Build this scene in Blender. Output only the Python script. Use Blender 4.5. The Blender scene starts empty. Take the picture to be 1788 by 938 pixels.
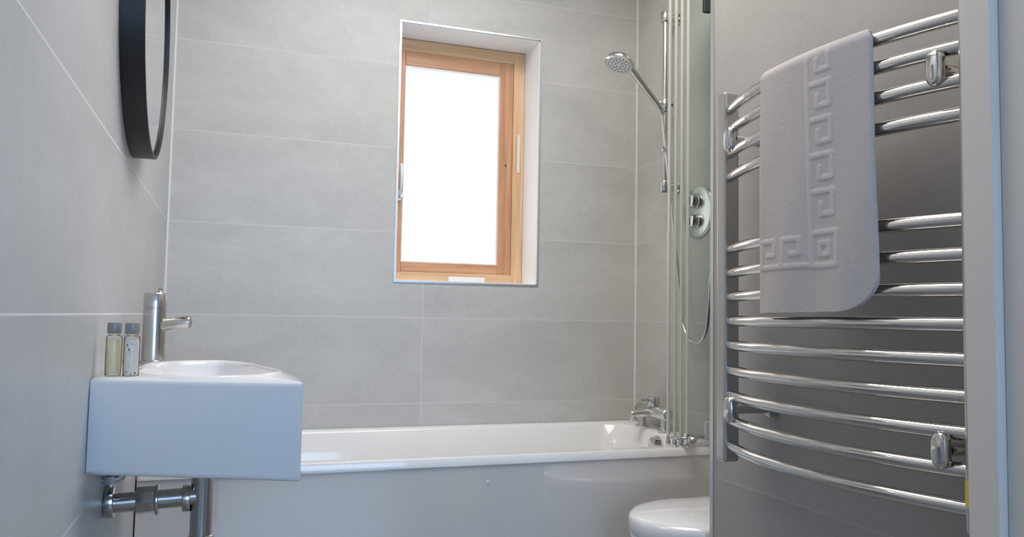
import bpy, bmesh, math, random
from mathutils import Matrix, Vector
random.seed(4)
SC=bpy.context.scene
COL=SC.collection
SC.view_settings.view_transform='Standard'
SC.view_settings.look='None'

# ------------------------------------------------------------------ materials
def new_mat(name):
    m=bpy.data.materials.new(name); m.use_nodes=True
    nt=m.node_tree; b=nt.nodes['Principled BSDF']
    return m,nt,b
def pm(name,col,rough=.5,metal=0.,spec=.5,coat=0.,noise=0.,nscale=8.,bump=0.,bscale=200.):
    m,nt,b=new_mat(name)
    b.inputs['Roughness'].default_value=rough
    b.inputs['Metallic'].default_value=metal
    b.inputs['Specular IOR Level'].default_value=spec
    b.inputs['Coat Weight'].default_value=coat
    b.inputs['Coat Roughness'].default_value=.03
    tc=nt.nodes.new('ShaderNodeTexCoord')
    n=nt.nodes.new('ShaderNodeTexNoise'); n.inputs['Scale'].default_value=nscale; n.inputs['Detail'].default_value=4
    nt.links.new(tc.outputs['Object'],n.inputs['Vector'])
    mx=nt.nodes.new('ShaderNodeMix'); mx.data_type='RGBA'
    nt.links.new(n.outputs['Fac'],mx.inputs[0])
    mx.inputs[6].default_value=tuple(c*(1-noise) for c in col)+(1,)
    mx.inputs[7].default_value=tuple(min(1,c*(1+noise)) for c in col)+(1,)
    nt.links.new(mx.outputs[2],b.inputs['Base Color'])
    if bump>0:
        n2=nt.nodes.new('ShaderNodeTexNoise'); n2.inputs['Scale'].default_value=bscale; n2.inputs['Detail'].default_value=3
        nt.links.new(tc.outputs['Object'],n2.inputs['Vector'])
        bp=nt.nodes.new('ShaderNodeBump'); bp.inputs['Strength'].default_value=bump; bp.inputs['Distance'].default_value=.002
        nt.links.new(n2.outputs['Fac'],bp.inputs['Height']); nt.links.new(bp.outputs[0],b.inputs['Normal'])
    return m
def mathn(nt,op,a,b=None,c=None):
    n=nt.nodes.new('ShaderNodeMath'); n.operation=op
    for i,v in enumerate((a,b,c)):
        if v is None: continue
        if isinstance(v,(int,float)): n.inputs[i].default_value=v
        else: nt.links.new(v,n.inputs[i])
    return n.outputs[0]
def tile_mat(name,ax,z0,dz,u0,du,dark,light,grout,rough=.38,gw=.0012):
    """large-format stone-look tiles. ax: horizontal axis index"""
    m,nt,b=new_mat(name)
    tc=nt.nodes.new('ShaderNodeTexCoord')
    sp=nt.nodes.new('ShaderNodeSeparateXYZ'); nt.links.new(tc.outputs['Object'],sp.inputs[0])
    z=sp.outputs[2]; u=sp.outputs[ax]
    zz=mathn(nt,'DIVIDE',mathn(nt,'SUBTRACT',z,z0),dz); uu=mathn(nt,'DIVIDE',mathn(nt,'SUBTRACT',u,u0),du)
    def dist(v,d): 
        fr=mathn(nt,'FRACT',v); 
        return mathn(nt,'MULTIPLY',mathn(nt,'MINIMUM',fr,mathn(nt,'SUBTRACT',1.,fr)),d)
    d=mathn(nt,'MINIMUM',dist(zz,dz),dist(uu,du))
    g=nt.nodes.new('ShaderNodeMapRange'); nt.links.new(d,g.inputs[0])
    g.inputs[1].default_value=gw*.6; g.inputs[2].default_value=gw*1.4; g.inputs[3].default_value=1; g.inputs[4].default_value=0
    idx=nt.nodes.new('ShaderNodeCombineXYZ'); nt.links.new(mathn(nt,'FLOOR',zz),idx.inputs[0]); nt.links.new(mathn(nt,'FLOOR',uu),idx.inputs[1])
    wn=nt.nodes.new('ShaderNodeTexWhiteNoise'); nt.links.new(idx.outputs[0],wn.inputs['Vector'])
    sc=nt.nodes.new('ShaderNodeVectorMath'); sc.operation='SCALE'; sc.inputs['Scale'].default_value=7
    nt.links.new(wn.outputs['Color'],sc.inputs[0])
    ad=nt.nodes.new('ShaderNodeVectorMath'); ad.operation='ADD'
    nt.links.new(tc.outputs['Object'],ad.inputs[0]); nt.links.new(sc.outputs[0],ad.inputs[1])
    mp=nt.nodes.new('ShaderNodeMapping'); mp.inputs['Rotation'].default_value=(.4,.5,.3); mp.inputs['Scale'].default_value=(1,1,1.9)
    nt.links.new(ad.outputs[0],mp.inputs[0])
    n1=nt.nodes.new('ShaderNodeTexNoise'); n1.inputs['Scale'].default_value=2.6; n1.inputs['Detail'].default_value=8; n1.inputs['Roughness'].default_value=.68; n1.inputs['Distortion'].default_value=.5
    nt.links.new(mp.outputs[0],n1.inputs['Vector'])
    n2=nt.nodes.new('ShaderNodeTexNoise'); n2.inputs['Scale'].default_value=60; n2.inputs['Detail'].default_value=5
    nt.links.new(ad.outputs[0],n2.inputs['Vector'])
    s=mathn(nt,'ADD',mathn(nt,'MULTIPLY',n1.outputs['Fac'],.75),mathn(nt,'MULTIPLY',n2.outputs['Fac'],.25))
    s=mathn(nt,'ADD',s,mathn(nt,'MULTIPLY',mathn(nt,'SUBTRACT',wn.outputs['Value'],.5),.06))
    r=nt.nodes.new('ShaderNodeMapRange'); nt.links.new(s,r.inputs[0]); r.inputs[1].default_value=.3; r.inputs[2].default_value=.7
    mx=nt.nodes.new('ShaderNodeMix'); mx.data_type='RGBA'; nt.links.new(r.outputs[0],mx.inputs[0])
    mx.inputs[6].default_value=dark+(1,); mx.inputs[7].default_value=light+(1,)
    m2=nt.nodes.new('ShaderNodeMix'); m2.data_type='RGBA'; nt.links.new(g.outputs[0],m2.inputs[0])
    nt.links.new(mx.outputs[2],m2.inputs[6]); m2.inputs[7].default_value=grout+(1,)
    nt.links.new(m2.outputs[2],b.inputs['Base Color'])
    rr=nt.nodes.new('ShaderNodeMapRange'); nt.links.new(g.outputs[0],rr.inputs[0]); rr.inputs[3].default_value=rough; rr.inputs[4].default_value=.8
    nt.links.new(rr.outputs[0],b.inputs['Roughness'])
    bp=nt.nodes.new('ShaderNodeBump'); bp.inputs['Strength'].default_value=.2; bp.inputs['Distance'].default_value=.001
    nt.links.new(s,bp.inputs['Height']); nt.links.new(bp.outputs[0],b.inputs['Normal'])
    return m
Z0=.945
TD=(.50,.488,.465); TL=(.635,.62,.59); GR=(.69,.68,.655)
M_back=tile_mat('tile_back',0,Z0,.3,.642,.845,TD,TL,GR)
M_left=tile_mat('tile_left',1,Z0,.3,-5.,20.,(.48,.49,.50),(.60,.61,.615),(.86,.86,.86),rough=.38,gw=.0013)
M_right=tile_mat('tile_right',1,Z0,.3,-5.,20.,TD,TL,GR)
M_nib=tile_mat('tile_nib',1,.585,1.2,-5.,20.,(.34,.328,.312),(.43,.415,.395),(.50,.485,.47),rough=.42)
M_floor=tile_mat('tile_floor',0,-5,20.,0,.6,(.2,.19,.18),(.27,.26,.25),(.4,.4,.4))
M_paint=pm('white_paint',(.68,.63,.575),.75,noise=.02)
M_ceil=pm('ceiling_paint',(.85,.84,.82),.8,noise=.01)
M_hall=pm('hall_paint',(.42,.42,.42),.8,noise=.02)
M_gloss=pm('white_ceramic',(.83,.83,.84),.12,coat=.6,noise=.01)
M_bath=pm('white_acrylic',(.90,.89,.87),.15,coat=.5,noise=.01)
M_panel=pm('panel_acrylic',(.72,.69,.66),.04,coat=1.,noise=.015,nscale=2)
M_panel.node_tree.nodes['Principled BSDF'].inputs['Coat IOR'].default_value=1.9
M_chrome=pm('chrome',(.66,.65,.63),.07,1.,noise=.03,nscale=20)
M_chrome2=pm('soft_chrome',(.60,.585,.565),.18,1.,noise=.03,nscale=20)
M_upr=pm('upright_chrome',(.58,.56,.53),.28,.9,noise=.03,nscale=20)
M_plate=pm('satin_chrome',(.72,.72,.70),.28,1.,noise=.02,nscale=20)
M_brush=pm('brushed_aluminium',(.70,.71,.69),.35,.9,noise=.02)
M_profile=pm('screen_profile_white',(.60,.60,.55),.35,.2,noise=.02)
M_black=pm('black_metal',(.008,.008,.009),.45,noise=.05)
M_mirror=pm('mirror_glass',(.78,.80,.82),.02,1.)
M_white_pl=pm('white_plastic',(.85,.85,.84),.4)
M_cream_pl=pm('cream_plastic',(.80,.74,.64),.4)
M_grey_pl=pm('light_grey_plastic',(.50,.50,.50),.35)
M_dark=pm('dark_rubber',(.03,.035,.035),.6)
M_cap=pm('cap_silver_grey',(.27,.255,.25),.4,.0,coat=.3,noise=.05)
M_yellow=pm('yellow_sticker',(.75,.62,.08),.5)

def wood(name,a,c,vert):
    m,nt,b=new_mat(name)
    tc=nt.nodes.new('ShaderNodeTexCoord'); mp=nt.nodes.new('ShaderNodeMapping')
    mp.inputs['Scale'].default_value=(28,28,1.5) if vert else (1.5,28,28)
    nt.links.new(tc.outputs['Object'],mp.inputs[0])
    n=nt.nodes.new('ShaderNodeTexNoise'); n.inputs['Scale'].default_value=2.2; n.inputs['Detail'].default_value=6; n.inputs['Distortion'].default_value=.6
    nt.links.new(mp.outputs[0],n.inputs['Vector'])
    r=nt.nodes.new('ShaderNodeValToRGB'); r.color_ramp.elements[0].position=.32; r.color_ramp.elements[1].position=.7
    r.color_ramp.elements[0].color=a+(1,); r.color_ramp.elements[1].color=c+(1,)
    nt.links.new(n.outputs['Fac'],r.inputs[0]); nt.links.new(r.outputs[0],b.inputs['Base Color'])
    b.inputs['Roughness'].default_value=.38
    return m
W_sv=wood('sash_wood_vertical',(.52,.24,.12),(.70,.39,.22),True)
W_sh=wood('sash_wood_horizontal',(.52,.24,.12),(.70,.39,.22),False)
W_fv=wood('frame_wood_vertical',(.68,.41,.22),(.84,.58,.35),True)
W_fh=wood('frame_wood_horizontal',(.68,.41,.22),(.84,.58,.35),False)

def emis(name,c1,c2,z1,z2,st):
    m=bpy.data.materials.new(name); m.use_nodes=True; nt=m.node_tree; nt.nodes.clear()
    o=nt.nodes.new('ShaderNodeOutputMaterial'); e=nt.nodes.new('ShaderNodeEmission'); e.inputs[1].default_value=st
    tc=nt.nodes.new('ShaderNodeTexCoord'); sp=nt.nodes.new('ShaderNodeSeparateXYZ'); nt.links.new(tc.outputs['Object'],sp.inputs[0])
    mr=nt.nodes.new('ShaderNodeMapRange'); mr.inputs[1].default_value=z1; mr.inputs[2].default_value=z2; nt.links.new(sp.outputs[2],mr.inputs[0])
    mx=nt.nodes.new('ShaderNodeMix'); mx.data_type='RGBA'; nt.links.new(mr.outputs[0],mx.inputs[0]); mx.inputs[6].default_value=c1+(1,); mx.inputs[7].default_value=c2+(1,)
    nt.links.new(mx.outputs[2],e.inputs[0]); nt.links.new(e.outputs[0],o.inputs[0]); return m
M_frost=emis('frosted_daylit_glass',(1.,1.,1.),(.50,.545,.56),1.15,1.95,1.8)
M_hallwin=emis('hall_daylight_glass',(.40,.64,1.),(.40,.64,1.),0,2,6.3)

def glass_thin(name,col,refl):
    m=bpy.data.materials.new(name); m.use_nodes=True; nt=m.node_tree; nt.nodes.clear()
    o=nt.nodes.new('ShaderNodeOutputMaterial'); t=nt.nodes.new('ShaderNodeBsdfTransparent'); t.inputs[0].default_value=col+(1,)
    g=nt.nodes.new('ShaderNodeBsdfGlossy'); g.inputs['Roughness'].default_value=.02
    lw=nt.nodes.new('ShaderNodeFresnel'); lw.inputs[0].default_value=refl
    mx=nt.nodes.new('ShaderNodeMixShader'); nt.links.new(lw.outputs[0],mx.inputs[0]); nt.links.new(t.outputs[0],mx.inputs[1]); nt.links.new(g.outputs[0],mx.inputs[2])
    nt.links.new(mx.outputs[0],o.inputs[0]); return m
M_glass=glass_thin('clear_green_glass',(.976,.990,.983),1.2)
M_bottle=glass_thin('clear_bottle_plastic',(.97,.97,.96),1.15)

# ------------------------------------------------------------------ mesh helpers
class MB:
    def __init__(s): s.v=[];s.f=[];s.m=[]
    def add(s,vs,fs,mi=0):
        o=len(s.v); s.v+= [tuple(v) for v in vs]; s.f+=[tuple(i+o for i in f) for f in fs]; s.m+=[mi]*len(fs); return s
    def box(s,a,b,mi=0):
        x0,y0,z0=a;x1,y1,z1=b
        return s.add([(x0,y0,z0),(x1,y0,z0),(x1,y1,z0),(x0,y1,z0),(x0,y0,z1),(x1,y0,z1),(x1,y1,z1),(x0,y1,z1)],
          [(0,3,2,1),(4,5,6,7),(0,1,5,4),(1,2,6,5),(2,3,7,6),(3,0,4,7)],mi)
    def loft(s,loops,cap0=True,cap1=True,mi=0,closed=True):
        n=len(loops[0]); vs=[p for l in loops for p in l]; fs=[]
        for k in range(len(loops)-1):
            for i in range(n if closed else n-1):
                j=(i+1)%n; fs.append((k*n+i,k*n+j,(k+1)*n+j,(k+1)*n+i))
        if cap0: fs.append(tuple(reversed(range(n))))
        if cap1: fs.append(tuple(range((len(loops)-1)*n,len(loops)*n)))
        return s.add(vs,fs,mi)
    def tube(s,pts,r,n=20,caps=True,mi=0):
        pts=[Vector(p) for p in pts]; L=len(pts); rs=r if isinstance(r,(list,tuple)) else [r]*L
        T=[]
        for i in range(L):
            a=pts[max(0,i-1)];b=pts[min(L-1,i+1)]; d=(b-a)
            if d.length<1e-9: d=Vector((0,0,1))
            T.append(d.normalized())
        up=Vector((0,0,1)) if abs(T[0].z)<.9 else Vector((1,0,0))
        u=(up-T[0]*up.dot(T[0])).normalized(); loops=[]
        for i in range(L):
            u=(u-T[i]*u.dot(T[i])).normalized(); w=T[i].cross(u)
            loops.append([pts[i]+(u*math.cos(2*math.pi*k/n)+w*math.sin(2*math.pi*k/n))*rs[i] for k in range(n)])
        return s.loft(loops,caps,caps,mi)
    def lathe(s,base,axis,prof,n=32,mi=0):
        """prof: list of (h,r) along axis, each ring; capped"""
        base=Vector(base);ax=Vector(axis).normalized(); up=Vector((0,0,1)) if abs(ax.z)<.9 else Vector((1,0,0))
        u=(up-ax*up.dot(ax)).normalized(); w=ax.cross(u); loops=[]
        for h,r in prof:
            r=max(r,1e-4); loops.append([base+ax*h+(u*math.cos(2*math.pi*k/n)+w*math.sin(2*math.pi*k/n))*r for k in range(n)])
        return s.loft(loops,True,True,mi)
def rcyl(r,h0,h1,b=.002):
    return [(h0,r-b),(h0+b*.3,r-b*.3),(h0+b,r),(h1-b,r),(h1-b*.3,r-b*.3),(h1,r-b)]
def mk(name,mb,mats,parent=None,smooth=False,bevel=0.,label=None,angle=40):
    me=bpy.data.meshes.new(name); me.from_pydata(mb.v,[],mb.f)
    if not isinstance(mats,(list,tuple)): mats=[mats]
    for m in mats: me.materials.append(m)
    me.polygons.foreach_set('material_index',mb.m)
    bm=bmesh.new(); bm.from_mesh(me); bmesh.ops.recalc_face_normals(bm,faces=bm.faces); bm.to_mesh(me); bm.free()
    if smooth:
        me.polygons.foreach_set('use_smooth',[True]*len(me.polygons))
        try: me.set_sharp_from_angle(angle=math.radians(angle))
        except Exception: pass
    me.update()
    o=bpy.data.objects.new(name,me); COL.objects.link(o)
    if bevel>0:
        md=o.modifiers.new('bevel','BEVEL'); md.width=bevel; md.segments=3; md.limit_method='ANGLE'; md.angle_limit=math.radians(40)
        md.harden_normals=False
    if parent is not None:
        o.parent=parent; o.matrix_parent_inverse=parent.matrix_basis.inverted()
    if label: o['label']=label
    return o
def thing(name,loc,label,cat,group=None):
    e=bpy.data.objects.new(name,None); e.location=loc; e.empty_display_size=.05; COL.objects.link(e)
    e['label']=label; e['category']=cat
    if group: e['group']=group
    return e
def struct(name,mb,mats,bevel=0.,smooth=False):
    o=mk(name,mb,mats,None,smooth,bevel); o['kind']='structure'; return o
def sm(pts,n=8):
    """catmull-rom"""
    P=[Vector(p) for p in pts]; out=[]
    for i in range(len(P)-1):
        p0=P[max(0,i-1)];p1=P[i];p2=P[i+1];p3=P[min(len(P)-1,i+2)]
        for k in range(n):
            t=k/n; out.append(.5*((2*p1)+(p2-p0)*t+(2*p0-5*p1+4*p2-p3)*t*t+(3*p1-p0-3*p2+p3)*t**3))
    out.append(P[-1]); return out
def rrect(x0,x1,y0,y1,r,z,k=8):
    out=[]
    for (cx,cy,a0) in ((x1-r,y1-r,0),(x0+r,y1-r,90),(x0+r,y0+r,180),(x1-r,y0+r,270)):
        for i in range(k+1):
            a=math.radians(a0+90*i/k); out.append((cx+r*math.cos(a),cy+r*math.sin(a),z))
    return out

# ------------------------------------------------------------------ room
XL,XR,YB=-.203,1.487,2.79
XN,YN=1.09,1.661
YJ=.832
CH=2.45
struct('wall_left',MB().box((XL-.1,-2.,0),(XL,YB+.12,CH)),M_left)
wx0,wx1,wz0,wz1=.540,1.072,1.075,2.003
TH=YB+.24
b=MB()
b.box((XL,YB,0),(wx0,TH,CH)).box((wx1,YB,0),(XR+.1,TH,CH)).box((wx0,YB,0),(wx1,TH,wz0)).box((wx0,YB,wz1),(wx1,TH,CH))
struct('wall_back',b,M_back)
struct('wall_right',MB().box((XR,YN,0),(XR+.1,YB,CH)),M_right)
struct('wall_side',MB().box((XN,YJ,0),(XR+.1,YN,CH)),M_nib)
b=MB().box((XN-.11,.60,0),(1.9,YJ,CH)).box((XL,.60,2.08),(XN-.11,YJ,CH))
struct('wall_front',b,M_paint)
struct('floor',MB().box((XL-.1,-2.1,-.1),(2.,TH,0)),M_floor)
struct('ceiling',MB().box((XL-.1,-2.1,CH),(2.,TH,CH+.1)),M_ceil)
struct('wall_hall',MB().box((1.8,-2.,0),(1.9,.60,CH)),M_hall)
b=MB().box((XL,-2.1,0),(1.9,-2.,.55)).box((XL,-2.1,2.2),(1.9,-2.,CH)).box((XL,-2.1,.55),(-.05,-2.,2.2)).box((1.25,-2.1,.55),(1.9,-2.,2.2))
struct('wall_rear',b,M_hall)
struct('window_2',MB().box((-.05,-2.06,.55),(1.25,-2.05,2.2)),M_hallwin)
# door lining
b=MB().box((.948,.785,0),(XN-.112,YJ,2.08)).box((.962,.60,0),(XN-.112,.785,2.08))
struct('door_1',b,M_paint,bevel=.002)
struct('trim_1',MB().box((.975,.575,0),(1.06,.599,2.1)),M_paint,bevel=.004)
# corner strip on the end of the side wall
struct('trim_2',MB().box((XN-.003,YN-.010,0),(XN+.004,YN+.003,CH)),M_brush)
# silicone lines in corners
struct('trim_3',MB().box((XL,YB-.004,.57),(XL+.005,YB,CH)).box((XR-.005,YB-.004,.57),(XR,YB,CH)),M_white_pl)
# reveal lining
d=.155
b=MB()
b.box((wx0-.0,YB+.001,wz0),(wx0+.003,YB+d,wz1)).box((wx1-.003,YB+.001,wz0),(wx1,YB+d,wz1)).box((wx0,YB+.001,wz1-.003),(wx1,YB+d,wz1)).box((wx0,YB+.001,wz0),(wx1,YB+d,wz0+.003))
struct('trim_4',b,pm('reveal_white',(.96,.97,.98),.45))
t=.006
b=MB()
b.box((wx0-t,YB-.004,wz0-t),(wx0,YB+.002,wz1+t)).box((wx1,YB-.004,wz0-t),(wx1+t,YB+.002,wz1+t)).box((wx0,YB-.004,wz1),(wx1,YB+.002,wz1+t)).box((wx0,YB-.004,wz0-t),(wx1,YB+.002,wz0))
struct('trim_5',b,M_brush)

# ------------------------------------------------------------------ window
def frame(x0,x1,z0,z1,wl,wr,wt,wb,y0,y1):
    v=MB(); v.box((x0,y0,z0),(x0+wl,y1,z1)).box((x1-wr,y0,z0),(x1,y1,z1))
    v.box((x0+wl,y0,z1-wt),(x1-wr,y1,z1),1).box((x0+wl,y0,z0),(x1-wr,y1,z0+wb),1)
    return v
yw=YB+d
win=struct('window_1',frame(.542,1.069,wz0+.004,wz1-.004,.012,.046,.046,.038,yw,yw+.07),[W_fv,W_fh],bevel=.002)
def wpart(name,mb,mats,**k):
    o=mk(name,mb,mats,win,**k); return o
wpart('sash',frame(.546,1.022,1.117,1.954,.044,.055,.055,.036,yw+.001,yw+.055),[W_sv,W_sh],bevel=.003)
g=MB().box((.588,yw+.014,1.150),(.969,yw+.020,1.902)); wpart('glass',g,M_frost)
gs=frame(.588,.969,1.151,1.901,.006,.008,.008,.006,yw+.006,yw+.0135); wpart('glazing_seal',gs,M_white_pl)
h=MB().box((.571,yw-.008,1.38),(.583,yw+.004,1.42)).tube(sm([(.577,yw-.006,1.395),(.577,yw-.030,1.397),(.577,yw-.044,1.42),(.577,yw-.044,1.47),(.577,yw-.032,1.512)]),[.0065]*33,12)
wpart('handle',h,M_brush,smooth=True)
h=MB().box((.77,yw-.016,wz0+.004),(.915,yw+.0,wz0+.028)); wpart('vent_cover',h,M_white_pl,bevel=.004)
h=MB().box((1.040,yw-.004,1.52),(1.052,yw,1.67)); wpart('hinge_plate',h,M_cream_pl,bevel=.002)
h=MB().lathe((.995,yw+.004,1.545),(0,-1,0),[(0,.005),(.004,.004)],12); wpart('screw',h,M_dark)

# ------------------------------------------------------------------ bath
bath=thing('bathtub',(.64,2.47,0),'white acrylic bathtub with glossy side panel beneath the window','bathtub')
zr=.566; yf=2.152; x0,x1=XL+.001,XR-.001; y1=YB-.001
L=[rrect(x0,x1,yf,y1,.012,zr-.025),rrect(x0,x1,yf,y1,.012,zr-.004),rrect(x0+.002,x1-.002,yf+.003,y1-.002,.012,zr),
   rrect(x0+.05,x1-.075,yf+.045,y1-.04,.11,zr-.001),rrect(x0+.056,x1-.083,yf+.051,y1-.046,.11,zr-.008),
   rrect(x0+.07,x1-.095,yf+.06,y1-.055,.12,zr-.12),rrect(x0+.14,x1-.13,yf+.09,y1-.085,.14,zr-.34),rrect(x0+.22,x1-.19,yf+.14,y1-.13,.12,zr-.40)]
mk('tub',MB().loft(L,False,True),M_bath,bath,smooth=True,angle=50)
b=MB().box((x0+.002,yf+.004,.0),(x1,yf+.018,zr-.025)); mk('side_panel',b,M_panel,bath,bevel=.002,label='glossy white bath side panel')
b=MB().lathe((.693,yf+.004,.492),(0,-1,0),[(0,.0055),(.001,.005),(.0015,.002)],16); mk('screw_cap',b,M_panel,bath,smooth=True)
b=MB().lathe((XR-.092,2.455,.525),(-1,0,.12),[(0,.030),(.006,.030),(.010,.027),(.022,.024),(.025,.018)],28); mk('overflow_knob',b,M_chrome,bath,smooth=True)

# bath mixer
mx=thing('bath_tap',(1.43,2.55,zr),'chrome bath filler tap standing on the bath rim','tap')
xm=1.432
b=MB()
for yy in (2.47,2.63):
    b.lathe((xm,yy,zr),(0,0,1),[(0,.024),(.004,.024),(.008,.016),(.014,.014),(.05,.014),(.055,.013)],24)
b.tube([(xm,2.445,zr+.060),(xm,2.447,zr+.060),(xm,2.449,zr+.060),(xm,2.651,zr+.060),(xm,2.653,zr+.060),(xm,2.655,zr+.060)],[.018,.020,.021,.021,.020,.018],24)
mk('body',b,M_plate,mx,smooth=True)
b=MB().tube([(xm,2.55,zr+.058),(xm-.05,2.55,zr+.056),(xm-.085,2.55,zr+.053),(xm-.09,2.55,zr+.053)],[.016,.015,.014,.012],20)
b.lathe((xm-.078,2.55,zr+.048),(0,0,-1),rcyl(.012,0,.020,.002),20)
mk('spout',b,M_plate,mx,smooth=True)
b=MB().lathe((xm,2.55,zr+.078),(0,0,1),rcyl(.023,0,.034,.003),20)
b.box((xm-.050,2.545,zr+.098),(xm-.01,2.555,zr+.106)); mk('knob',b,M_chrome,mx,smooth=True)

# ------------------------------------------------------------------ folding bath screen
scn=thing('bath_screen',(1.37,2.17,zr),'folding clear glass bath screen folded against the wall','shower screen')
zt=2.02; zb=.600
ends=[(1.284,2.196),(1.297,2.180),(1.309,2.164),(1.321,2.148)]
for i,(xe,ye) in enumerate(ends):
    mk('glass_panel',MB().box((xe+.005,ye-.0025,zb),(1.470,ye+.0025,zt)),M_glass,scn)
    mk('edge_profile',MB().box((xe-.002,ye-.005,zb-.008),(xe+.005,ye+.005,zt)),M_profile,scn,bevel=.0015)
mk('wall_profile',MB().box((1.466,2.140,zb-.015),(1.486,2.204,zt)),M_brush,scn,bevel=.002)
mk('top_hinge',MB().box((1.375,2.138,1.925),(1.40,2.152,1.97)),M_dark,scn,bevel=.003)
mk('bottom_hinge',MB().box((1.385,2.138,zb-.012),(1.412,2.154,zb+.045)),M_brush,scn,bevel=.003)
b=MB()
for i,(xe,ye) in enumerate(ends):
    b.lathe((xe+.002,ye,zr-.0),(0,0,1),[(0,.007),(.003,.008),(.014,.008),(.020,.006),(.030,.006)],14)
mk('pivot_foot',b,M_chrome,scn,smooth=True)
mk('base_rail',MB().box((1.290,2.158,zr+.022),(1.468,2.190,zb-.004)),M_brush,scn,bevel=.003)
b=MB().lathe((1.325,2.135,zr+.03),(0,-1,-.2),[(0,.012),(.010,.013),(.020,.012),(.026,.006)],16)
b.box((1.310,2.130,zr+.015),(1.340,2.156,zr+.045)); mk('magnet_catch',b,M_chrome,scn,smooth=True)

# ------------------------------------------------------------------ shower rail, handset, hose
sh=thing('shower_riser',(1.487,2.478,1.42),'chrome riser rail with round hand shower head and hose','shower')
xr_,yr_=1.432,2.478
mk('rail',MB().tube([(xr_,yr_,1.405),(xr_,yr_,2.05)],.0105,20),M_chrome2,sh,smooth=True)
for z in (1.424,2.035):
    b=MB().lathe((1.486,yr_,z),(-1,0,0),[(0,.020),(.006,.020),(.008,.014),(.040,.014),(.066,.014),(.068,.010)],24)
    b.lathe((xr_,yr_,z-.019),(0,0,1),rcyl(.018,0,.038,.003),24); mk('wall_bracket',b,M_chrome,sh,smooth=True)
b=MB().lathe((xr_,yr_,1.545),(0,0,1),rcyl(.014,0,.02,.002),20).lathe((xr_,yr_,1.554),(-.6,-.8,0),[(0,.008),(.022,.008),(.025,.005)],16)
mk('rail_clamp',b,M_chrome,sh,smooth=True)
b=MB().lathe((xr_,yr_,1.690),(0,0,1),rcyl(.017,0,.045,.003),24).lathe((xr_,yr_,1.712),(-.85,-.1,.3),[(0,.011),(.03,.013),(.034,.010)],20)
b.lathe((xr_,yr_,1.712),(.6,-.8,0),[(0,.008),(.028,.010),(.032,.007)],16)
mk('slider',b,M_chrome,sh,smooth=True)
hd=Vector((1.240,2.455,1.842))
p0=Vector((1.418,2.476,1.685)); p1=Vector((1.405,2.474,1.71))
path=sm([p0,p1,(1.36,2.470,1.755),(1.31,2.463,1.805),(1.275,2.458,1.835),hd+Vector((.008,0,.008))],6)
n=len(path); rs=[.0105+.0055*(i/(n-1))+(.003 if i>n-6 else 0) for i in range(n)]
hand=mk('hand_shower',MB().tube(path,rs,20),M_chrome,sh,smooth=True)
nrm=Vector((-.34,-.15,-.93)).normalized()
b=MB().lathe(hd-nrm*.018,nrm,[(0,.010),(.001,.022),(.006,.040),(.014,.050),(.022,.053),(.027,.052),(.029,.049)],40)
o=mk('shower_head',b,M_chrome,hand,smooth=True)
b=MB().lathe(hd+nrm*.0105,nrm,[(0,.045),(.002,.044)],36); 
up=nrm.orthogonal().normalized(); sd=nrm.cross(up)
for rr_,k in ((.013,6),(.025,12),(.037,18)):
    for i in range(k):
        a=2*math.pi*i/k; c=hd+nrm*.0125+(up*math.cos(a)+sd*math.sin(a))*rr_
        b.lathe(c,nrm,[(0,.0024),(.002,.0018)],8,1)
mk('spray_plate',b,[M_white_pl,pm('nozzle_grey',(.2,.2,.2),.5)],hand,smooth=True)
hs=sm([p0,(1.424,2.474,1.62),(1.44,2.455,1.40),(1.452,2.425,1.15),(1.455,2.405,1.0),(1.455,2.385,.93),(1.455,2.345,.885),(1.455,2.29,.882),(1.456,2.25,.92),(1.458,2.235,1.0),(1.462,2.235,1.08),(1.470,2.237,1.12)],10)
mk('hose',MB().tube(hs,.006,12),M_plate,sh,smooth=True)
b=MB().lathe((1.486,2.237,1.13),(-1,0,0),[(0,.025),(.005,.025),(.008,.014),(.024,.014),(.028,.010)],20); mk('hose_outlet',b,M_chrome,sh,smooth=True)

vl=thing('shower_valve',(1.487,2.34,1.32),'round chrome thermostatic shower valve plate with two knobs','shower control')
cy,cz=2.342,1.320; base=MB(); lo=[]
for h,s in ((0,1.),(.004,1.),(.007,.97),(.009,.90)):
    lo.append([(1.486-h,cy+.090*s*math.cos(2*math.pi*k/48),cz+.090*s*math.sin(2*math.pi*k/48)) for k in range(48)])
mk('plate',base.loft(lo),M_plate,vl,smooth=True)
for zc in (1.356,1.287):
    b=MB().lathe((1.478,cy,zc),(-1,0,0),[(0,.027),(.008,.027),(.010,.024),(.024,.023),(.028,.020),(.029,.014)],28)
    b.box((1.449,cy-.004,zc-.022),(1.455,cy+.004,zc+.022)); mk('knob',b,M_plate,vl,smooth=True)

# ------------------------------------------------------------------ mirror
mi=thing('mirror',(XL,1.78,1.54),'round wall mirror with deep black metal frame','mirror')
n=96; cy,cz,R=1.785,1.542,.275
def ring(x,r): return [(x,cy+r*math.cos(2*math.pi*k/n),cz+r*math.sin(2*math.pi*k/n)) for k in range(n)]
mk('frame',MB().loft([ring(XL+.001,R-.012),ring(XL+.001,R),ring(XL+.041,R),ring(XL+.042,R-.001),ring(XL+.042,R-.007),ring(XL+.036,R-.008),ring(XL+.036,R-.012)],True,False),M_black,mi,smooth=True)
mk('mirror_glass',MB().loft([ring(XL+.030,R-.009),ring(XL+.036,R-.009)]),M_mirror,mi)

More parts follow.
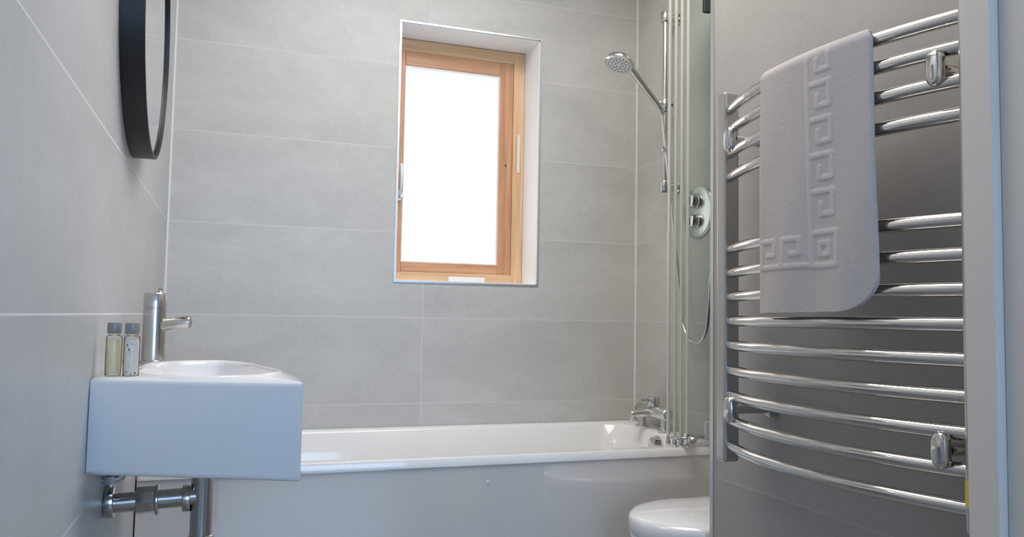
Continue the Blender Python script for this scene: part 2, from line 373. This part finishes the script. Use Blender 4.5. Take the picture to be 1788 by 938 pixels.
# ------------------------------------------------------------------ basin
bs=thing('wash_basin',(XL,1.55,.69),'white ceramic wall-hung basin with squared front and rounded bowl','sink')
zt_,zb_=.846,.696
yc=1.400
corner=[(XL+.001,yc),(.109,1.270)]
curve=sm([(.109,1.270,0),(.110,1.35,0),(.103,1.45,0),(.083,1.59,0),(.04,1.75,0),(-.03,1.85,0),(-.11,1.89,0),(XL+.001,1.895,0)],6)
out=[]
for i in range(12): t_=i/12; out.append((corner[0][0]*(1-t_)+corner[1][0]*t_,corner[0][1]*(1-t_)+corner[1][1]*t_))
out+=[(p.x,p.y) for p in curve]
for i in range(1,12): t_=i/12; out.append((XL+.001,1.895*(1-t_)+yc*t_))
bc=(-.030,1.600)
def off(sc,z):
    r_=[]
    for (x,y) in out:
        dx,dy=x-bc[0],y-bc[1]; l=math.hypot(dx,dy); k=(l-sc)/l
        xx=max(bc[0]+dx*k,XL+.001); r_.append((xx,bc[1]+dy*k,z))
    return r_
def bowl(s,z,e=2.5,inset=0.):
    r_=[]; ax_,ay_=.128,.232
    for (x,y) in out:
        dx,dy=x-bc[0],y-bc[1]; l=math.hypot(dx,dy); c,sn=dx/l,dy/l
        rr=(abs(c/ax_)**e+abs(sn/ay_)**e)**(-1/e); rr=min(rr,l-.008)*s-inset
        r_.append((bc[0]+c*rr,bc[1]+sn*rr,z))
    return r_
L=[off(.006,zb_),off(.001,zb_+.003),off(0,zb_+.008),off(0,zt_-.009),off(.002,zt_-.003),off(.006,zt_),bowl(1.,zt_+.001),bowl(1.,zt_+.003,inset=.002),bowl(1.,zt_+.004,inset=.004),bowl(1.,zt_+.003,inset=.007),bowl(.95,zt_-.002,inset=.003),bowl(.93,zt_-.010),bowl(.84,zt_-.05),bowl(.6,zt_-.085),bowl(.2,zt_-.092)]
mk('basin_body',MB().loft(L,True,True),M_gloss,bs,smooth=True,angle=60)
tx,ty=-.148,1.812
tp=thing('basin_tap',(tx,ty,zt_),'chrome cylindrical basin mixer tap on the basin','tap')
b=MB().lathe((tx,ty,zt_),(0,0,1),[(0,.026),(.003,.026),(.005,.0225),(.110,.0225),(.111,.0213),(.113,.0213),(.114,.0225),(.141,.0225),(.143,.021)],32)
mk('body',b,M_chrome2,tp,smooth=True)
b=MB().tube([(tx+.01,ty-.003,.921),(tx+.045,ty-.015,.927),(tx+.068,ty-.022,.930),(tx+.070,ty-.0225,.930)],[.0135,.0135,.0135,.012],20)
mk('spout',b,M_chrome2,tp,smooth=True)
b=MB().tube([(tx+.006,ty-.008,zt_+.140),(tx+.010,ty-.014,zt_+.151)],.0045,12); mk('lever',b,M_chrome,tp,smooth=True)

# toiletry bottles
def printed(name,col,ink,thr):
    m,nt,bb=new_mat(name); tc=nt.nodes.new('ShaderNodeTexCoord'); mp=nt.nodes.new('ShaderNodeMapping'); mp.inputs['Scale'].default_value=(330,330,120)
    nt.links.new(tc.outputs['Object'],mp.inputs[0]); nn=nt.nodes.new('ShaderNodeTexNoise'); nn.inputs['Scale'].default_value=1.; nn.inputs['Detail'].default_value=2
    nt.links.new(mp.outputs[0],nn.inputs['Vector']); r=nt.nodes.new('ShaderNodeValToRGB'); r.color_ramp.interpolation='CONSTANT'
    r.color_ramp.elements[0].color=col+(1,); r.color_ramp.elements[1].position=thr; r.color_ramp.elements[1].color=ink+(1,)
    nt.links.new(nn.outputs['Fac'],r.inputs[0]); nt.links.new(r.outputs[0],bb.inputs['Base Color']); bb.inputs['Roughness'].default_value=.3; return m
M_lab1=printed('yellow_gel_printed',(1.,.82,.50),(.74,.62,.40),.68)
M_lab2=printed('clear_gel_printed',(.98,.86,.74),(.08,.07,.06),.645)
for (bx,by,ml,lab,liq) in ((-.176,1.440,M_lab1,'small toiletry bottle of pale yellow gel with dark cap','yellow'),(-.148,1.425,M_lab2,'small clear toiletry bottle with black lettering and dark cap','clear')):
    bt=thing('toiletry_bottle',(bx,by,zt_),lab,'bottle','toiletry bottles on the basin')
    mk('bottle_body',MB().lathe((bx,by,zt_),(0,0,1),[(0,.0100),(.002,.0120),(.060,.0120),(.064,.0110),(.066,.008),(.070,.008)],24),M_bottle,bt,smooth=True)
    mk('contents',MB().lathe((bx,by,zt_+.003),(0,0,1),rcyl(.0110,0,.056,.001),24),ml,bt,smooth=True,label=liq+' printed gel contents')
    mk('cap',MB().lathe((bx,by,zt_+.068),(0,0,1),rcyl(.0110,0,.018,.0015),24),M_cap,bt,smooth=True)

# waste trap
tr=thing('basin_trap',(-.045,1.64,.45),'chrome waste pipe and wall elbow below the basin','pipe')
px,py=-.038,1.63
zp=.606
b=MB().lathe((px,py,.30),(0,0,1),[(0,.021),(.002,.0235),(.235,.0235),(.237,.020),(.396,.020)],28); mk('waste_pipe',b,M_chrome2,tr,smooth=True)
b=MB().lathe((px,py,.663),(0,0,1),[(0,.020),(.002,.0245),(.028,.0245),(.030,.020),(.033,.020)],28); mk('collar',b,M_chrome2,tr,smooth=True)
b=MB().tube([(px-.01,py,zp+.002),(XL+.001,py,zp-.004)],.0175,24); mk('outlet_pipe',b,M_chrome2,tr,smooth=True)
for xa,xb,r_ in ((-.072,-.058,.025),(-.150,-.118,.0245),(-.200,-.186,.029),(-.118,-.112,.028)):
    b=MB().lathe((xa,py,zp-.001),(1,0,.03),rcyl(r_,0,xb-xa,.0015),8 if xb-xa>.02 else 28); mk('nut',b,M_chrome2,tr,smooth=True,angle=30)
iv=thing('isolation_valve',(-.17,1.62,.66),'small chrome isolation valve on the water supply below the basin','valve')
vy=1.60
b=MB().tube(sm([(XL+.001,vy,.650),(-.185,vy,.651),(-.174,vy,.656),(-.170,vy,.67),(-.170,vy,.695)],5),.0075,16)
b.lathe((-.170,vy,.662),(0,0,1),rcyl(.013,0,.020,.001),6).lathe((-.200,vy,.6505),(1,0,0),rcyl(.014,0,.018,.001),6)
mk('valve_body',b,M_chrome2,iv,smooth=True,angle=30)

# ------------------------------------------------------------------ toilet
to=thing('toilet',(1.2,1.85,0),'white ceramic toilet with closed rounded lid beside the bath','toilet')
ty0=1.852
def dsh(s,z,xc=1.185,rx=.195,ry=.172,xb=1.43,sh=0.):
    r_=[]; N=40
    for i in range(N+1):
        a=math.radians(90+180*i/N); r_.append((xc+sh+rx*s*math.cos(a),ty0+ry*s*math.sin(a),z))
    for k in range(1,6): r_.append((xc+sh+(xb-xc-sh)*k/5,ty0-ry*s,z))
    for k in range(0,5): r_.append((xb-(xb-xc-sh)*k/5,ty0+ry*s,z))
    return r_
mk('lid',MB().loft([dsh(.99,.404),dsh(1.0,.407),dsh(1.0,.430),dsh(.992,.439),dsh(.97,.446),dsh(.92,.451),dsh(.8,.456),dsh(.6,.460),dsh(.3,.463)]),M_gloss,to,smooth=True,angle=60)
mk('seat',MB().loft([dsh(.97,.388),dsh(.985,.390),dsh(.985,.400),dsh(.97,.403)]),M_gloss,to,smooth=True,angle=60)
mk('pan',MB().loft([dsh(.62,.0,sh=.06,xb=1.485),dsh(.66,.02,sh=.05,xb=1.485),dsh(.70,.18,sh=.03,xb=1.485),dsh(.92,.33,xb=1.485),dsh(.97,.37,xb=1.485),dsh(.97,.384,xb=1.485),dsh(.95,.387,xb=1.485)]),M_gloss,to,smooth=True,angle=60)

# ------------------------------------------------------------------ towel radiator
ra=thing('towel_radiator',(1.0,1.17,.66),'curved chrome ladder towel radiator mounted on the tiled wall','radiator')
for ya,yb in ((1.459,1.491),(.843,.875)):
    mk('upright',MB().box((.989,ya,.655),(1.027,yb,1.447)),M_upr,ra,smooth=False,bevel=.006)
bars=[1.408,1.362,1.312,1.261,1.105,1.054,1.003,.952,.901,.848,.796,.743,.690]
YZ,YA2=.872,1.462
def barx(y): 
    t_=(y-YZ)/(YA2-YZ); return 1.006-.056*(1-(2*t_-1)**2)
for z in bars:
    pts=[(barx(YZ+(YA2-YZ)*k/32),YZ+(YA2-YZ)*k/32,z) for k in range(33)]
    mk('bar',MB().tube(pts,.0112,20),M_chrome,ra,smooth=True)
for yy in (1.428,.905):
    for z in (1.334,.7695):
        xx=barx(yy)-.010
        b=MB().lathe((XN-.001,yy,z),(-1,0,0),[(0,.018),(.012,.018),(.014,.010),(XN-xx-.01,.010)],20)
        lo=[]
        for h,s in ((0,.85),(.003,1.),(.010,1.),(.014,.9),(.016,.7)):
            lo.append([(xx+.004-h,yy+.014*s*math.cos(a),z+s*(.014*math.sin(a)+(.013 if math.sin(a)>0 else -.013))) for a in [2*math.pi*(k+.5)/24 for k in range(24)]])
        b.loft(lo); mk('wall_bracket',b,M_chrome,ra,smooth=True)
b=MB().box((.9880,.850,.695),(.9888,.872,.732),0).box((.9874,.857,.708),(.9880,.865,.724),1)
mk('warning_sticker',b,[M_yellow,M_dark],ra,label='yellow warning sticker with dark symbol')

# ------------------------------------------------------------------ towel with relief key border
def seg_d(px_,py_,a,c):
    ax_,ay_=a;bx_,by_=c;dx,dy=bx_-ax_,by_-ay_; l=dx*dx+dy*dy
    t_=max(0,min(1,((px_-ax_)*dx+(py_-ay_)*dy)/l)) if l else 0
    return math.hypot(px_-ax_-t_*dx,py_-ay_-t_*dy)
segs=[]
def key(ox,oy,s,rot,ext=.28):
    P=[(0,-ext),(0,.80),(.80,.80),(.80,.14),(.36,.14),(.36,.46)]
    P2=[]
    for (u_,v_) in P:
        u_,v_=(u_-.40),(v_-.40)
        for _ in range(rot): u_,v_=-v_,u_
        P2.append((ox+u_*s,oy+v_*s))
    for i in range(len(P2)-1): segs.append((P2[i],P2[i+1]))
W=.268; H=.441; YS=1.265
for k in range(5): key(.162,.182+k*.0620,.060,0)
for k in range(2): key(.036+k*.062,.106,.060,1)
cxs,cys,q=.166,.108,.028
for a,c in (((-q,-q),(q,-q)),((q,-q),(q,q)),((q,q),(-q,q)),((-q,q),(-q,-q))):
    segs.append(((cxs+a[0],cys+a[1]),(cxs+c[0],cys+c[1])))
    segs.append(((cxs+a[0]*.35,cys+a[1]*.35),(cxs+c[0]*.35,cys+c[1]*.35)))
def relief(u_,v_):
    if not(0<=u_<=W and 0<=v_<=.52): return 0
    dmin=1
    for a,c in segs:
        if abs(a[0]-u_)>.08 or abs(a[1]-v_)>.08: continue
        dd=seg_d(u_,v_,a,c)
        if dd<dmin: dmin=dd
    w=.0046
    return max(0,min(1,(w+.0014-dmin)/.0028))
NU=150
rb=.0112+.002
zc=bars[0]
prof=[]
nf=230
for i in range(nf+1): prof.append(('f',i/nf))
for i in range(1,13): prof.append(('t',i/13))
for i in range(0,41): prof.append(('b',i/40))
def towel_pt(u_,pr,inner):
    kind,t_=pr
    y=YS-u_
    th=.008
    c=.075; e=max(0,u_-(W-c))/c
    drop=H-.062*(1-math.sqrt(max(0,1-e*e)))-.004*(u_/W)
    r0=rb if inner else rb+th
    if kind=='f':
        z=zc-drop*(1-t_); s=1-t_
        wav=.004*math.sin(u_*26+.6)*min(1,s*1.6)+.0025*math.sin(u_*47+s*5)*s
        x=barx(y)-r0-wav-.004*s*s
        y2=y-(.013*s*(u_/W))-.002*s
        return Vector((x,y2,z))
    yy=y+.035*(u_/W)*(t_ if kind=='t' else 1)
    if kind=='t':
        a=math.pi*t_; return Vector((barx(yy)-r0*math.cos(a),yy,zc+r0*math.sin(a)))
    return Vector((barx(yy)+r0,yy,zc-.30*t_))
mb=MB()
vo=[];vi=[]
for pr in prof:
    ro=[];ri=[]
    for j in range(NU+1):
        u_=W*j/NU
        p=towel_pt(u_,pr,False); q_=towel_pt(u_,pr,True)
        r_=0
        if pr[0]=='f':
            v_=(p.z-(zc-H)); r_=relief(u_,v_)
            p.x-=.0013*r_
        p.x+=random.uniform(-.0002,.0002)
        e=min(u_,W-u_)
        if e<.006:
            k=1-math.sqrt(max(0,1-(1-e/.006)**2)); m_=(p+q_)/2; p=p.lerp(m_,k*.9); q_=q_.lerp(m_,k*.9)
        ro.append((p,r_)); ri.append((q_,0))
    vo.append(ro);vi.append(ri)
P=len(prof);N1=NU+1
vs=[p for r_ in vo for p,_ in r_]+[p for r_ in vi for p,_ in r_]
rl=[c for r_ in vo for _,c in r_]+[0]*(P*N1)
fs=[]
O=P*N1
for i in range(P-1):
    for j in range(NU):
        a=i*N1+j; fs.append((a,a+1,a+N1+1,a+N1)); fs.append((O+a,O+a+N1,O+a+N1+1,O+a+1))
for i in range(P-1):
    for j in (0,NU):
        a=i*N1+j; fs.append((a,a+N1,O+a+N1,O+a))
for j in range(NU):
    for i in (0,P-1):
        a=i*N1+j; fs.append((a,a+1,O+a+1,O+a))
mb.add(vs,fs)
m,nt,bb=new_mat('terry_cotton')
at=nt.nodes.new('ShaderNodeAttribute'); at.attribute_name='relief'
tc=nt.nodes.new('ShaderNodeTexCoord')
nn=nt.nodes.new('ShaderNodeTexNoise'); nn.inputs['Scale'].default_value=650; nn.inputs['Detail'].default_value=2; nt.links.new(tc.outputs['Object'],nn.inputs['Vector'])
mxn=nt.nodes.new('ShaderNodeMix'); mxn.data_type='RGBA'; nt.links.new(nn.outputs['Fac'],mxn.inputs[0]); mxn.inputs[6].default_value=(.40,.362,.352,1); mxn.inputs[7].default_value=(.56,.515,.502,1)
mx2=nt.nodes.new('ShaderNodeMix'); mx2.data_type='RGBA'; nt.links.new(at.outputs['Fac'],mx2.inputs[0]); nt.links.new(mxn.outputs[2],mx2.inputs[6]); mx2.inputs[7].default_value=(.52,.48,.468,1)
nt.links.new(mx2.outputs[2],bb.inputs['Base Color']); bb.inputs['Roughness'].default_value=.95; bb.inputs['Specular IOR Level'].default_value=.1
bb.inputs['Sheen Weight'].default_value=.15
bp=nt.nodes.new('ShaderNodeBump'); bp.inputs['Strength'].default_value=.5; bp.inputs['Distance'].default_value=.001; nt.links.new(nn.outputs['Fac'],bp.inputs['Height']); nt.links.new(bp.outputs[0],bb.inputs['Normal'])
tw=mk('towel',mb,m,None,smooth=True,angle=75)
tw['label']='folded pale grey towel with embossed Greek key border on the radiator'; tw['category']='towel'
atr=tw.data.attributes.new('relief','FLOAT','POINT'); atr.data.foreach_set('value',rl)

# ------------------------------------------------------------------ lights
def area(name,loc,rot,size,power,col,sy=None,shape='DISK'):
    l=bpy.data.lights.new(name,'AREA'); l.shape=shape if sy is None else 'RECTANGLE'; l.size=size
    if sy: l.size_y=sy
    l.energy=power; l.color=col
    o=bpy.data.objects.new(name,l); o.location=loc; o.rotation_euler=rot; COL.objects.link(o); return o
area('ceiling_light',(.65,1.60,CH-.01),(0,0,0),1.1,25,(1,.955,.90),sy=1.0)
w=bpy.data.worlds.new('world'); SC.world=w; w.use_nodes=True
w.node_tree.nodes['Background'].inputs[0].default_value=(.6,.75,1,1); w.node_tree.nodes['Background'].inputs[1].default_value=.5

# ------------------------------------------------------------------ camera
f=1400.;yaw=math.radians(19.25);pitch=math.radians(3.54);roll=math.radians(0.99)
Rm=Matrix.Rotation(-yaw,3,'Z')@Matrix.Rotation(math.pi/2+pitch,3,'X')@Matrix.Rotation(roll,3,'Z')
cd=bpy.data.cameras.new('camera'); cam=bpy.data.objects.new('camera',cd); COL.objects.link(cam)
cam.matrix_world=Matrix.Translation((0,0,.95))@Rm.to_4x4()
cd.sensor_width=36; cd.lens=f/1788*36; cd.clip_start=.02
SC.camera=cam
